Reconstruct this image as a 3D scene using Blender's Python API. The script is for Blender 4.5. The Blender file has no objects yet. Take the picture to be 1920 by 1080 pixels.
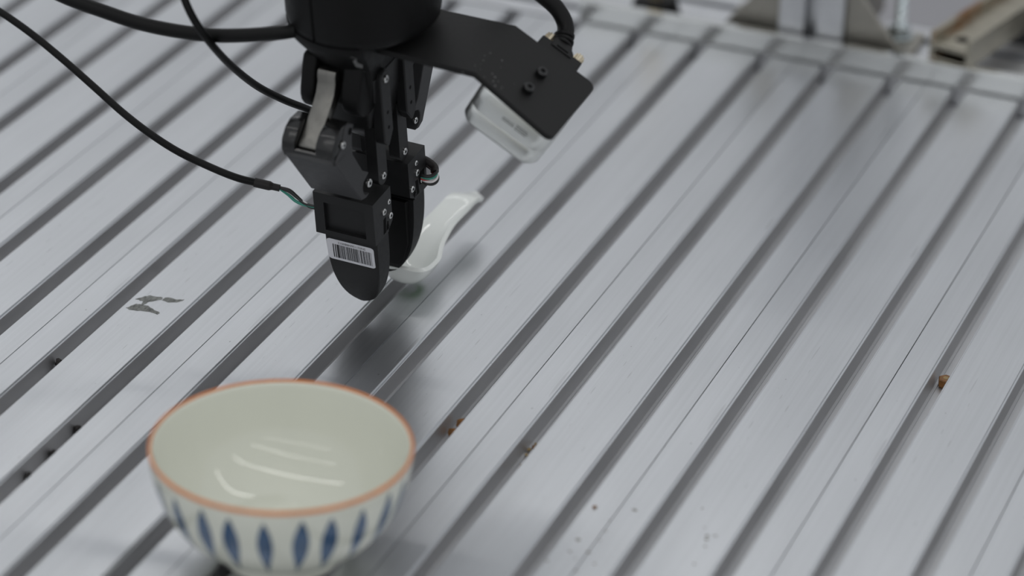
import bpy, bmesh, math, random
from mathutils import Vector, Matrix
random.seed(7)
S = bpy.context.scene
COL = S.collection

# ------------------------------------------------------------------ camera
CR = Vector((0.92799032, 0.37160061, 0.02733029))
CU = Vector((-0.19358488, 0.41816161, 0.88750536))
CF = Vector((-0.31836906, 0.82888711, -0.45998619))
CP = Vector((0.74028128, 0.0, 0.75108696))
cd = bpy.data.cameras.new('camera'); cam = bpy.data.objects.new('camera', cd); COL.objects.link(cam)
cam.matrix_world = Matrix((( CR.x, CU.x, -CF.x, CP.x), (CR.y, CU.y, -CF.y, CP.y), (CR.z, CU.z, -CF.z, CP.z), (0, 0, 0, 1)))
cd.sensor_width = 36.0; cd.lens = 112.384; cd.clip_start = 0.05
cd.dof.use_dof = True; cd.dof.focus_distance = 1.575; cd.dof.aperture_fstop = 4.2
S.camera = cam
S.view_settings.view_transform = 'Standard'; S.view_settings.look = 'None'
S.view_settings.gamma = 1.0; S.view_settings.use_curve_mapping = False
S.view_settings.exposure = 0.0

# ------------------------------------------------------------------ light
wd = bpy.data.worlds.new('world'); S.world = wd; wd.use_nodes = True
bgn = wd.node_tree.nodes['Background']; bgn.inputs[0].default_value = (0.93, 0.96, 1.0, 1); bgn.inputs[1].default_value = 0.64

def tube(x, y, z, length, width, power):
    l = bpy.data.lights.new('ceiling_tube', 'AREA'); l.shape = 'RECTANGLE'; l.size = length; l.size_y = width
    l.energy = power; l.color = (1.0, 0.99, 0.965)
    o = bpy.data.objects.new('ceiling_tube', l); COL.objects.link(o); o.location = (x, y, z)
# rows of fluorescent tubes along X, 1.8 m apart (their reflections show in the bowl)
for ty in (-3.15, -1.4, 0.42):
    tube(1.1, ty, 2.4, 6.2, 0.055, 14.5)
tube(2.3, 2.2, 2.4, 4.0, 0.055, 9.4)
tube(-1.5, 4.0, 2.4, 3.0, 0.055, 7.0)  # extra tube added to brighten spoon and left planks, absent from bowl reflections

# ------------------------------------------------------------------ materials
def mat(name, color, rough=0.5, metal=0.0, coat=0.0, spec=0.5):
    m = bpy.data.materials.new(name); m.use_nodes = True
    b = m.node_tree.nodes['Principled BSDF']
    b.inputs['Base Color'].default_value = (*color, 1); b.inputs['Roughness'].default_value = rough
    b.inputs['Metallic'].default_value = metal; b.inputs['Coat Weight'].default_value = coat
    b.inputs['Coat Roughness'].default_value = 0.03; b.inputs['Specular IOR Level'].default_value = spec
    return m
def N(m, t, **kw):
    n = m.node_tree.nodes.new(t)
    for k, v in kw.items():
        if hasattr(n, k): setattr(n, k, v)
        else: n.inputs[k].default_value = v
    return n
def L(m, a, b): m.node_tree.links.new(a, b)

def noisy(name, color, var, rough, rvar, scale, metal=0.0, stretch=(1, 1, 1), bump=0.0, spec=0.5, coat=0.0):
    m = mat(name, color, rough, metal, coat, spec); b = m.node_tree.nodes['Principled BSDF']
    tc = N(m, 'ShaderNodeTexCoord'); mp = N(m, 'ShaderNodeMapping'); mp.inputs['Scale'].default_value = stretch
    L(m, tc.outputs['Object'], mp.inputs['Vector'])
    nz = N(m, 'ShaderNodeTexNoise'); nz.inputs['Scale'].default_value = scale; nz.inputs['Detail'].default_value = 5
    L(m, mp.outputs[0], nz.inputs['Vector'])
    r1 = N(m, 'ShaderNodeMapRange'); r1.inputs[1].default_value = .25; r1.inputs[2].default_value = .75
    r1.inputs[3].default_value = 1 - var; r1.inputs[4].default_value = 1 + var
    L(m, nz.outputs['Fac'], r1.inputs[0])
    mx = N(m, 'ShaderNodeVectorMath', operation='SCALE'); mx.inputs[0].default_value = color
    L(m, r1.outputs[0], mx.inputs['Scale']); L(m, mx.outputs[0], b.inputs['Base Color'])
    r2 = N(m, 'ShaderNodeMapRange'); r2.inputs[1].default_value = .25; r2.inputs[2].default_value = .75
    r2.inputs[3].default_value = rough - rvar; r2.inputs[4].default_value = rough + rvar
    L(m, nz.outputs['Fac'], r2.inputs[0]); L(m, r2.outputs[0], b.inputs['Roughness'])
    if bump:
        bp = N(m, 'ShaderNodeBump'); bp.inputs['Strength'].default_value = bump; bp.inputs['Distance'].default_value = .0002
        L(m, nz.outputs['Fac'], bp.inputs['Height']); L(m, bp.outputs[0], b.inputs['Normal'])
    return m

def aluminium():
    """mill finish extrusion: grain along Y, cloudy stains, short scratches, dark specks"""
    m = mat('mill_aluminium', (.58, .593, .612), .34, 1.0); b = m.node_tree.nodes['Principled BSDF']
    tc = N(m, 'ShaderNodeTexCoord')
    def noise(sc, scale, detail=4):
        mp = N(m, 'ShaderNodeMapping'); mp.inputs['Scale'].default_value = sc; L(m, tc.outputs['Object'], mp.inputs['Vector'])
        n = N(m, 'ShaderNodeTexNoise'); n.inputs['Scale'].default_value = scale; n.inputs['Detail'].default_value = detail
        L(m, mp.outputs[0], n.inputs['Vector']); return n.outputs['Fac']
    def rng(src, a, bb, c, d):
        r = N(m, 'ShaderNodeMapRange'); r.inputs[1].default_value = a; r.inputs[2].default_value = bb
        r.inputs[3].default_value = c; r.inputs[4].default_value = d; L(m, src, r.inputs[0]); return r.outputs[0]
    def mul(a, c):
        x = N(m, 'ShaderNodeMath', operation='MULTIPLY'); L(m, a, x.inputs[0]); L(m, c, x.inputs[1]); return x.outputs[0]
    cloud = rng(noise((1, .35, 1), 14, 5), .3, .7, .93, 1.05)
    grain = rng(noise((1, .012, 1), 900, 3), .3, .7, .965, 1.03)
    specks = rng(noise((1, 1, 1), 420, 2), .765, .80, 1.0, .5)
    scr1 = rng(noise((1, .05, 1), 330, 1), .755, .78, 1.0, .86)
    # short scratches lying across the grain
    mp = N(m, 'ShaderNodeMapping'); mp.inputs['Rotation'].default_value = (0, 0, .9); mp.inputs['Scale'].default_value = (1, .07, 1)
    L(m, tc.outputs['Object'], mp.inputs['Vector'])
    ns = N(m, 'ShaderNodeTexNoise'); ns.inputs['Scale'].default_value = 700; ns.inputs['Detail'].default_value = 1
    L(m, mp.outputs[0], ns.inputs['Vector'])
    scr2 = rng(ns.outputs['Fac'], .775, .80, 1.0, .78)
    f = mul(mul(mul(cloud, grain), mul(specks, scr1)), scr2)
    sc = N(m, 'ShaderNodeVectorMath', operation='SCALE'); sc.inputs[0].default_value = (.58, .593, .612)
    L(m, f, sc.inputs['Scale']); L(m, sc.outputs[0], b.inputs['Base Color'])
    L(m, rng(noise((1, .2, 1), 25, 5), .3, .7, .29, .40), b.inputs['Roughness'])
    bp = N(m, 'ShaderNodeBump'); bp.inputs['Strength'].default_value = .12; bp.inputs['Distance'].default_value = .00015
    L(m, noise((1, .015, 1), 700, 3), bp.inputs['Height']); L(m, bp.outputs[0], b.inputs['Normal'])
    b.inputs['Anisotropic'].default_value = 0.0
    return m

M = dict(
    alu=aluminium(),
    slot=noisy('groove_skin', (.60, .60, .608), .08, .50, .05, 60, 1.0, (1, .2, 1)),
    bar=noisy('bright_aluminium', (.70, .71, .70), .04, .20, .04, 40, 1.0, (.1, 1, 1)),
    anod=noisy('anodised_aluminium', (.64, .65, .67), .04, .38, .04, 60, 1.0),
    floor=noisy('floor_paint', (.30, .295, .31), .06, .6, .1, 6),
    wall=noisy('wall_paint', (.62, .62, .62), .02, .7, .1, 3),
    black=noisy('black_anodised', (.0125, .0125, .013), .12, .42, .05, 300, spec=.22),
    house=noisy('black_housing', (.0048, .0048, .005), .12, .5, .06, 250, spec=.14),
    link=noisy('dark_grey_link', (.040, .040, .042), .10, .5, .05, 260, spec=.22),
    gloss=noisy('gloss_black', (.006, .006, .006), .1, .18, .03, 200, spec=.5),
    tip=noisy('black_finger_shell', (.0125, .0125, .013), .15, .5, .05, 400, spec=.2),
    pad=noisy('black_gel', (.0025, .0025, .0025), .1, .5, .05, 200, spec=.2),
    brk=noisy('black_powder_coat', (.0095, .0095, .0095), .12, .5, .05, 500, bump=.2, spec=.2),
    steel=noisy('brushed_steel', (.18, .176, .163), .14, .36, .05, 300, 1.0, (1, 1, .06)),
    screw=noisy('steel_screw', (.60, .60, .59), .1, .28, .05, 800, 1.0),
    hole=mat('hole_dark', (.002, .002, .002), .8, 0, 0, .1),
    label=noisy('white_label', (.56, .56, .59), .02, .5, .03, 300),
    ink=mat('black_ink', (.018, .018, .020), .6),
    grey_ink=mat('grey_ink', (.06, .06, .055), .6),
    silver=noisy('silver_case', (.68, .695, .68), .02, .36, .03, 300, 1.0),
    groove=noisy('silver_groove', (.50, .51, .50), .02, .4, .03, 300, 1.0),
    brass=noisy('nickel_brass', (.62, .55, .42), .12, .35, .05, 600, 1.0),
    rubber=noisy('black_rubber', (.0032, .0032, .0033), .15, .42, .05, 200, spec=.16),
    shrink=noisy('heat_shrink', (.010, .008, .008), .15, .55, .05, 400, spec=.35),
    gw=mat('green_insulation', (.03, .23, .17), .35), rw=mat('red_insulation', (.42, .03, .03), .35),
    ww=mat('white_insulation', (.72, .68, .68), .35), bw=mat('black_insulation', (.008, .008, .008), .35),
    glaze=noisy('cream_glaze', (.63, .64, .56), .02, .04, .012, 30, spec=.5),
    blue=noisy('blue_glaze', (.040, .085, .165), .35, .1, .02, 160, stretch=(1, 1, .4)),
    orange=noisy('orange_glaze', (.56, .19, .05), .15, .12, .02, 120),
    steelplate=noisy('stainless_plate', (.34, .325, .29), .06, .42, .05, 60, 1.0),
    zinc=noisy('zinc_plating', (.55, .60, .62), .08, .28, .06, 200, 1.0),
    smudge=noisy('grey_paint', (.15, .155, .145), .75, .7, .05, 700, stretch=(1, .35, 1)),
    stain=noisy('brown_stain', (.19, .17, .15), .4, .6, .05, 500),
    chip=noisy('brown_chip', (.20, .085, .018), .6, .5, .1, 500),
    husk=noisy('tan_chip', (.27, .19, .085), .5, .6, .1, 700),
    crumb=noisy('black_crumb', (.010, .007, .006), .4, .6, .1, 900),
    scuff=mat('grey_scuff', (.13, .13, .13), .6),
)
def rusty():
    m = noisy('rusty_steel', (.40, .375, .31), .12, .42, .06, 90, 1.0); b = m.node_tree.nodes['Principled BSDF']
    src = b.inputs['Base Color'].links[0].from_socket
    tc = N(m, 'ShaderNodeTexCoord'); nz = N(m, 'ShaderNodeTexNoise'); nz.inputs['Scale'].default_value = 45; nz.inputs['Detail'].default_value = 5
    L(m, tc.outputs['Object'], nz.inputs['Vector'])
    sp = N(m, 'ShaderNodeSeparateXYZ'); L(m, tc.outputs['Object'], sp.inputs[0])
    # rust creeps along the inner side of the left flange
    r = N(m, 'ShaderNodeMapRange'); r.inputs[1].default_value = -.0085; r.inputs[2].default_value = -.0045; r.inputs[3].default_value = .31; r.inputs[4].default_value = -.2
    L(m, sp.outputs[0], r.inputs[0])
    ad = N(m, 'ShaderNodeMath', operation='ADD'); L(m, r.outputs[0], ad.inputs[0]); L(m, nz.outputs['Fac'], ad.inputs[1])
    f = N(m, 'ShaderNodeMapRange'); f.inputs[1].default_value = .72; f.inputs[2].default_value = .92; L(m, ad.outputs[0], f.inputs[0])
    mx = N(m, 'ShaderNodeMixRGB'); mx.inputs[2].default_value = (.16, .075, .022, 1)
    L(m, f.outputs[0], mx.inputs[0]); L(m, src, mx.inputs[1]); L(m, mx.outputs[0], b.inputs['Base Color'])
    iv = N(m, 'ShaderNodeMath', operation='SUBTRACT'); iv.inputs[0].default_value = 1.0; L(m, f.outputs[0], iv.inputs[1]); L(m, iv.outputs[0], b.inputs['Metallic'])
    return m
M['rust'] = rusty()
def spoon_mat():
    m = noisy('white_porcelain', (.72, .74, .71), .015, .05, .012, 40); b = m.node_tree.nodes['Principled BSDF']
    src = b.inputs['Base Color'].links[0].from_socket
    tc = N(m, 'ShaderNodeTexCoord'); nz = N(m, 'ShaderNodeTexNoise'); nz.inputs['Scale'].default_value = 170; nz.inputs['Detail'].default_value = 3
    L(m, tc.outputs['Object'], nz.inputs['Vector'])
    sp = N(m, 'ShaderNodeSeparateXYZ'); L(m, tc.outputs['Object'], sp.inputs[0])
    r = N(m, 'ShaderNodeMapRange'); r.inputs[1].default_value = .0052; r.inputs[2].default_value = .0036; r.inputs[3].default_value = 0; r.inputs[4].default_value = 1
    L(m, sp.outputs[2], r.inputs[0])                          # painted leaf under the foot of the bowl
    r2 = N(m, 'ShaderNodeMapRange'); r2.inputs[1].default_value = .46; r2.inputs[2].default_value = .50; L(m, nz.outputs['Fac'], r2.inputs[0])
    mu = N(m, 'ShaderNodeMath', operation='MULTIPLY'); L(m, r.outputs[0], mu.inputs[0]); L(m, r2.outputs[0], mu.inputs[1])
    mx = N(m, 'ShaderNodeMixRGB'); mx.inputs[2].default_value = (.045, .22, .010, 1)
    L(m, mu.outputs[0], mx.inputs[0]); L(m, src, mx.inputs[1]); L(m, mx.outputs[0], b.inputs['Base Color'])
    return m
M['spoon'] = spoon_mat()

# ------------------------------------------------------------------ helpers
def tag(o, label=None, cat=None, group=None, kind=None):
    if label: o['label'] = label
    if cat: o['category'] = cat
    if group: o['group'] = group
    if kind: o['kind'] = kind
    return o
def link(name, bm, m, parent=None, smooth=False, angle=40):
    me = bpy.data.meshes.new(name); bmesh.ops.recalc_face_normals(bm, faces=bm.faces[:]); bm.to_mesh(me); bm.free()
    for x in (m if isinstance(m, (list, tuple)) else [m]): me.materials.append(x)
    o = bpy.data.objects.new(name, me); COL.objects.link(o)
    if parent: o.parent = parent
    if smooth:
        me.polygons.foreach_set('use_smooth', [True] * len(me.polygons))
        me.set_sharp_from_angle(angle=math.radians(angle))
    return o
def empty(name, loc=(0, 0, 0), mtx=None):
    o = bpy.data.objects.new(name, None); COL.objects.link(o); o.empty_display_size = .01
    if mtx is not None: o.matrix_world = mtx
    else: o.location = loc
    return o
def copy_of(o, parent=None):
    c = o.copy(); COL.objects.link(c); c.parent = parent
    return c
mm = .001
def prism(bm, poly, a0, a1, order='vzx', bevel=0.0, seg=2, scale=mm):
    """extrude a 2-D polygon; order names which axis each polygon coordinate / the extrusion takes"""
    idx = {'vzx': (1, 2, 0), 'xvz': (0, 1, 2), 'xzv': (0, 2, 1), 'vxz': (1, 0, 2)}[order]
    def P(p, t):
        q = [0, 0, 0]; q[idx[0]] = p[0] * scale; q[idx[1]] = p[1] * scale; q[idx[2]] = t * scale; return q
    n0 = [bm.verts.new(P(p, a0)) for p in poly]; n1 = [bm.verts.new(P(p, a1)) for p in poly]
    fs = [bm.faces.new(n0), bm.faces.new(n1[::-1])]
    for i in range(len(poly)):
        j = (i + 1) % len(poly); fs.append(bm.faces.new((n0[i], n1[i], n1[j], n0[j])))
    if bevel:
        es = list({e for f in fs for e in f.edges})
        bmesh.ops.recalc_face_normals(bm, faces=fs)
        es = [e for e in es if len(e.link_faces) == 2 and e.calc_face_angle(0) > math.radians(25)]
        bmesh.ops.bevel(bm, geom=es, offset=bevel * scale, segments=seg, affect='EDGES', profile=.5, clamp_overlap=True)
    return bm
def box(bm, x0, x1, y0, y1, z0, z1, bevel=0.0, seg=2, scale=mm):
    return prism(bm, [(x0, y0), (x1, y0), (x1, y1), (x0, y1)], z0, z1, 'xvz', bevel, seg, scale)
def arc(cx, cy, r, a0, a1, n=8):
    return [(cx + r * math.cos(math.radians(a0 + (a1 - a0) * i / n)), cy + r * math.sin(math.radians(a0 + (a1 - a0) * i / n))) for i in range(n + 1)]
def rrect(x0, x1, y0, y1, r, n=6):
    return arc(x1 - r, y1 - r, r, 0, 90, n) + arc(x0 + r, y1 - r, r, 90, 180, n) + arc(x0 + r, y0 + r, r, 180, 270, n) + arc(x1 - r, y0 + r, r, 270, 360, n)
def frame_for(d):
    d = d.normalized(); a = Vector((0, 0, 1)) if abs(d.z) < .9 else Vector((1, 0, 0))
    u = d.cross(a).normalized(); return u, d.cross(u).normalized()
def cyl(bm, p0, p1, r, n=20, r1=None, chamfer=0):
    p0, p1 = Vector(p0), Vector(p1); d = p1 - p0; u, w = frame_for(d); r1 = r if r1 is None else r1
    rings = [(p0, r), (p1, r1)]
    if chamfer:
        k = d.normalized() * chamfer
        rings = [(p0, r - chamfer), (p0 + k, r), (p1 - k, r1), (p1, r1 - chamfer)]
    vs = [[bm.verts.new(c + (u * math.cos(2 * math.pi * i / n) + w * math.sin(2 * math.pi * i / n)) * q) for i in range(n)] for c, q in rings]
    for a, b in zip(vs, vs[1:]):
        for i in range(n): bm.faces.new((a[i], a[(i + 1) % n], b[(i + 1) % n], b[i]))
    bm.faces.new(vs[0][::-1]); bm.faces.new(vs[-1])
    return bm
def catmull(pts, k=8):
    P = [Vector(p) for p in pts]; P = [P[0] * 2 - P[1]] + P + [P[-1] * 2 - P[-2]]; out = []
    for i in range(1, len(P) - 2):
        for j in range(k):
            t = j / k; a, b, c, d = P[i - 1:i + 3]
            out.append(.5 * ((2 * b) + (c - a) * t + (2 * a - 5 * b + 4 * c - d) * t * t + (3 * b - a - 3 * c + d) * t ** 3))
    out.append(P[-2]); return out
def sweep(bm, pts, r, n=12, k=8, smooth=True):
    P = catmull(pts, k) if smooth else [Vector(p) for p in pts]
    rad = r if callable(r) else (lambda t: r)
    u = None; rings = []
    for i, p in enumerate(P):
        d = (P[min(i + 1, len(P) - 1)] - P[max(i - 1, 0)]).normalized()
        if u is None: u, _ = frame_for(d)
        u = (u - d * u.dot(d)).normalized(); w = d.cross(u); q = rad(i / (len(P) - 1))
        rings.append([bm.verts.new(p + (u * math.cos(2 * math.pi * j / n) + w * math.sin(2 * math.pi * j / n)) * q) for j in range(n)])
    for a, b in zip(rings, rings[1:]):
        for i in range(n): bm.faces.new((a[i], a[(i + 1) % n], b[(i + 1) % n], b[i]))
    bm.faces.new(rings[0][::-1]); bm.faces.new(rings[-1])
    return bm
def loft(bm, rings):
    vs = [[bm.verts.new(p) for p in r] for r in rings]; n = len(vs[0])
    for a, b in zip(vs, vs[1:]):
        for i in range(n): bm.faces.new((a[i], a[(i + 1) % n], b[(i + 1) % n], b[i]))
    bm.faces.new(vs[0][::-1]); bm.faces.new(vs[-1]); return bm
def lathe(bm, prof, n=96, closed=False):
    rings = [[bm.verts.new((r * math.cos(2 * math.pi * i / n), r * math.sin(2 * math.pi * i / n), z)) for i in range(n)] if r > 1e-6 else [bm.verts.new((0, 0, z))] for r, z in prof]
    pairs = list(zip(rings, rings[1:])) + ([(rings[-1], rings[0])] if closed else [])
    for a, b in pairs:
        for i in range(n):
            j = (i + 1) % n
            q = [a[i % len(a)], a[j % len(a)], b[j % len(b)], b[i % len(b)]]
            q = [v for k, v in enumerate(q) if v not in q[:k]]
            if len(q) > 2: bm.faces.new(q)
    return bm

# ------------------------------------------------------------------ structure
bm = bmesh.new(); box(bm, -4, 5, -1.5, 8, -.80, -.78, scale=1.0)
tag(link('floor', bm, M['floor']), kind='structure', label='grey painted workshop floor below and behind the table')

bm = bmesh.new(); box(bm, -4, 5, 7.9, 8.0, -.78, 2.7, scale=1.0)
tag(link('wall_back', bm, M['wall']), kind='structure', label='plain pale grey workshop wall far behind the table')

# ------------------------------------------------------------------ slotted table
PITCH = .04; SEAM = .02495; END = 1.6972; NEAR = .80
table = empty('slotted_table', (0, 0, -.016))
tag(table, 'large aluminium T-slot work table made of parallel grooved extrusions', 'table')
SW, ST, LG, DP = .0104, .0008, .0010, .0110         # slot width, step, ledge, depth
def plank_profile():
    c = .00024; p = [(.00012, -.0005), (.00025, 0.0)]
    for x in (PITCH - SEAM, 2 * PITCH - SEAM):
        a, b = x, x + SW
        p += [(a - c, 0), (a, -c), (a, -ST), (a + LG - c, -ST), (a + LG, -ST - c), (a + LG, -DP), (a + .0022, -DP), (a + .00235, -DP + .0004), (a + .0026, -DP + .0004), (a + .0027, -DP), (b - .0027, -DP), (b - .0026, -DP + .0004), (b - .00235, -DP + .0004), (b - .0022, -DP), (b - LG, -DP), (b - LG, -ST - c), (b - LG + c, -ST), (b, -ST), (b, -c), (b + c, 0)]
    p += [(2 * PITCH - .00025, 0.0), (2 * PITCH - .00012, -.0005), (2 * PITCH - .00012, -.016), (.00012, -.016)]
    return p
prof = plank_profile()
bm = bmesh.new(); prism(bm, [(x, z + .016) for x, z in prof], NEAR, END, 'xzv', scale=1.0)
plank0 = link('plank', bm, [M['alu'], M['slot']], table)
for f in plank0.data.polygons:                       # unmachined skin inside the grooves
    zc = f.center.z - .016; xs = f.center.x
    if len(f.vertices) == 4 and -.0115 < zc < -.0012 and (.0145 < xs < .0260 or .0545 < xs < .0660) and not (zc < -.0104 and abs(f.normal.z) < 1.1 and zc > -.01075): f.material_index = 1
planks = {}
for k in range(-5, 9):
    o = plank0 if k == -5 else copy_of(plank0, table)
    o.location = (2 * PITCH * k + SEAM, 0, 0); planks[k] = o
# rail closing the far ends: same section laid along X
bm = bmesh.new()
rp = [(0, 0), (.0155, 0), (.0155, -.011), (.0235, -.011), (.0235, 0), (.0565, 0), (.0565, -.011), (.0645, -.011), (.0645, 0), (.0800, 0), (.0800, -.040), (0, -.040)]
rp = [(y + 1.6995, z + .016) for y, z in rp]
prism(bm, rp, -.45, .75, 'vzx', scale=1.0)
tag(link('end_rail', bm, M['anod'], table), 'plain grooved aluminium rail running across the plank ends')
for x in (-.40, .66):
    for y in (.86, 1.66):
        bm = bmesh.new(); box(bm, x - .02, x + .02, y - .02, y + .02, -.764, 0, .002, 2, 1.0)
        link('leg', bm, M['anod'], table)

bm = bmesh.new(); box(bm, .1255, .745, 1.6996, 1.7058, .0001, .0132, .0007, 2, 1.0)
tag(link('flat_bar', bm, M['bar']), 'bright aluminium flat bar standing on edge across the far plank ends', 'bar')

# paint smudge and stains on the planks
def blot(name, outlines, m, parent, z=.00012, jag=.0004, kind=None):
    bm = bmesh.new()
    for pts in outlines:
        dense = []
        for i, p in enumerate(pts):
            q = pts[(i + 1) % len(pts)]
            for t in (0, .33, .66):
                dense.append((p[0] + (q[0] - p[0]) * t + random.uniform(-jag, jag), p[1] + (q[1] - p[1]) * t + random.uniform(-jag, jag)))
        v0 = [bm.verts.new((x, y, z)) for x, y in dense]; v1 = [bm.verts.new((x, y, .00001)) for x, y in dense]
        bm.faces.new(v0)
        for i in range(len(v0)):
            j = (i + 1) % len(v0); bm.faces.new((v0[i], v1[i], v1[j], v0[j]))
    bmesh.ops.triangulate(bm, faces=bm.faces[:])
    o = link(name, bm, m); o.parent = parent
    o.matrix_parent_inverse = Matrix.Translation(-(Vector(table.location) + Vector(parent.location)))
    if kind: o['kind'] = kind
    return o
SM = [[(0.0527, 1.2522), (0.0541, 1.2547), (0.0554, 1.2578), (0.0579, 1.2583), (0.0613, 1.2587), (0.0626, 1.258), (0.0646, 1.257), (0.0676, 1.2552), (0.0701, 1.2545), (0.0704, 1.2521), (0.0677, 1.2528), (0.0652, 1.2529), (0.0604, 1.2519), (0.0557, 1.251)],
      [(0.0528, 1.2623), (0.0539, 1.2641), (0.0555, 1.2668), (0.0574, 1.269), (0.0614, 1.2689), (0.0636, 1.2699), (0.0647, 1.2672), (0.0621, 1.2647), (0.0602, 1.2626), (0.0593, 1.2596), (0.0587, 1.2574), (0.057, 1.2617), (0.055, 1.2621)],
      [(0.0654, 1.2669), (0.0653, 1.2701), (0.068, 1.2707), (0.0725, 1.2708), (0.0746, 1.2718), (0.0738, 1.2688), (0.0721, 1.2674), (0.0687, 1.2659)]]
tag(blot('paint_smudge', SM, M['smudge'], planks[0]), 'two grey smeared paint marks between the grooves')
def spots(cx, cy, sx, sy, n, r0, r1):
    out = []
    for _ in range(n):
        x, y = random.gauss(cx, sx), random.gauss(cy, sy); r = random.uniform(r0, r1); a0 = random.random() * 6
        e = random.uniform(.5, 1)
        out.append([(x + r * math.cos(a0 + i * math.pi / 3), y + r * e * math.sin(a0 + i * math.pi / 3)) for i in range(6)])
    return out
blot('stain', spots(.345, 1.130, .006, .030, 13, .0004, .0013), M['stain'], planks[4], jag=.0002, kind='stuff')
blot('stain', spots(.387, 1.166, .005, .014, 7, .0004, .0011), M['stain'], planks[4], jag=.0002, kind='stuff')

# ------------------------------------------------------------------ things behind the bar
def world_mtx(loc, rz): return Matrix.Translation(loc) @ Matrix.Rotation(rz, 4, 'Z')
# upright post: 40 mm slotted profile
post = empty('upright_post', (.2685, 1.7495, 0)); tag(post, 'upright slotted aluminium post rising from the rail between two gussets', 'post')
pp = []
for q in range(4):
    a = q * math.pi / 2; c, s = math.cos(a), math.sin(a)
    for x, y in [(20, -19), (19.2, -20) if False else (20, -4.1), (16.5, -4.1), (16.5, -7), (11, -7), (11, 7), (16.5, 7), (16.5, 4.1), (20, 4.1), (20, 19)]:
        pp.append((x * c - y * s, x * s + y * c))
bm = bmesh.new(); prism(bm, [(x, y - 20 if y < 0 else y + 20) for x, y in pp], .2, 300, 'xvz'); link('profile', bm, M['anod'], post)

def gusset(x, sgn, label):
    """corner bracket: two triangular cheeks, base flange with a long bolt, back flange on the post"""
    g = empty('gusset_bracket', (x, 1.7145, 0)); tag(g, label, 'bracket', 'corner brackets either side of the post')
    t = [(0, .2), (sgn * 39, .2), (sgn * 39, 3.5), (sgn * 16, 31), (0, 53)]
    bm = bmesh.new(); prism(bm, t, 0, 3.2, 'xzv', .4, 1); link('cheek', bm, M['steelplate'], g)
    bm = bmesh.new(); box(bm, min(0, sgn * 38), max(0, sgn * 38), 3.2, 48, .2, 4, .3, 1); link('base_flange', bm, M['steelplate'], g)
    bm = bmesh.new(); box(bm, min(0, sgn * 4), max(0, sgn * 4), 3.2, 74, 4, 60, .3, 1); link('back_flange', bm, M['steelplate'], g)
    bo = empty('bolt', (x + sgn * .024, 1.7145 + .037, .004)); tag(bo, 'long zinc plated bolt through the base of the %s gusset' % ('right' if sgn > 0 else 'left'), 'bolt', 'bolts through the corner brackets')
    bm = bmesh.new(); cyl(bm, (0, 0, .0001), (0, 0, .0016), .0085, 28, chamfer=.0003); link('washer', bm, M['zinc'], bo, True)
    bm = bmesh.new(); cyl(bm, (0, 0, .0016), (0, 0, .0075), .0068, 6, chamfer=.0006); link('nut', bm, M['zinc'], bo)
    bm = bmesh.new(); pts = []
    for i in range(112): pts += [(.0036, .0076 + i * .0011), (.0031, .0076 + (i + .5) * .0011)]
    lathe(bm, [(0, .0075)] + pts + [(0, .1315)], 16); link('shank', bm, M['zinc'], bo)
    return g
gusset(.2890, 1, 'triangular grey steel gusset right of the slotted post')
gusset(.2480, -1, 'triangular grey steel gusset left of the slotted post')

# steel channel lying across the bar
ch = empty('steel_channel', mtx=world_mtx((.3560, 1.7035, .0134), -math.radians(13)))
tag(ch, 'rusty H-section steel channel resting on the flat bar', 'channel')
bm = bmesh.new()
for a in ((-13.5, -10.3, 0, 17), (10.3, 13.5, 0, 17), (-10.3, 10.3, 7, 10.5), (-10.3, 10.3, 0, 1.2)):  # last one: bottom plate added to shut light out of the hollow
    box(bm, a[0], a[1], -1, 230, a[2], a[3], .3, 1)
link('section', bm, M['rust'], ch)
bm = bmesh.new(); cyl(bm, (.001, .013, .0100), (.001, .013, .01058), .0042, 20); link('bolt_hole', bm, M['hole'], ch)
# dark block filling the dark area behind the rail, by the channel
bm = bmesh.new(); box(bm, .370, .62, 1.7830, 1.875, -.78, -.002, .002, 1, 1.0)
tag(link('dark_block', bm, M['rubber']), 'dark block behind the rail beneath the steel channel', 'block')
ft = empty('machine_foot', (.165, 1.728, 0)); tag(ft, 'dark rubber machine foot standing on the rail at top edge', 'foot')
bm = bmesh.new(); cyl(bm, (0, 0, .0001), (0, 0, .012), .016, 32, .013, .001); link('rubber_base', bm, M['rubber'], ft, True)
bm = bmesh.new(); cyl(bm, (0, 0, .012), (0, 0, .06), .005, 16); link('stud', bm, M['brass'], ft, True)

# ------------------------------------------------------------------ gripper (local frame in mm; x width, v opening, z up)
O = Vector((0.16318024, 1.30139762, 0.006))
AX = Vector((0.99791807, -0.06418642, -0.00629461)); AV = Vector((0.06432242, 0.98338522, 0.16975315)); AZ = Vector((-0.00470582, -0.16980462, 0.98546651))
GO = O + AV * .0093
GM = Matrix(((AX.x, AV.x, AZ.x, GO.x), (AX.y, AV.y, AZ.y, GO.y), (AX.z, AV.z, AZ.z, GO.z), (0, 0, 0, 1)))
grip = empty('robot_gripper', mtx=GM)
tag(grip, 'black two-finger robot gripper reaching down to the white spoon', 'gripper')
def G(x, v, z): return GM @ Vector((x * mm, v * mm, z * mm))

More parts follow.
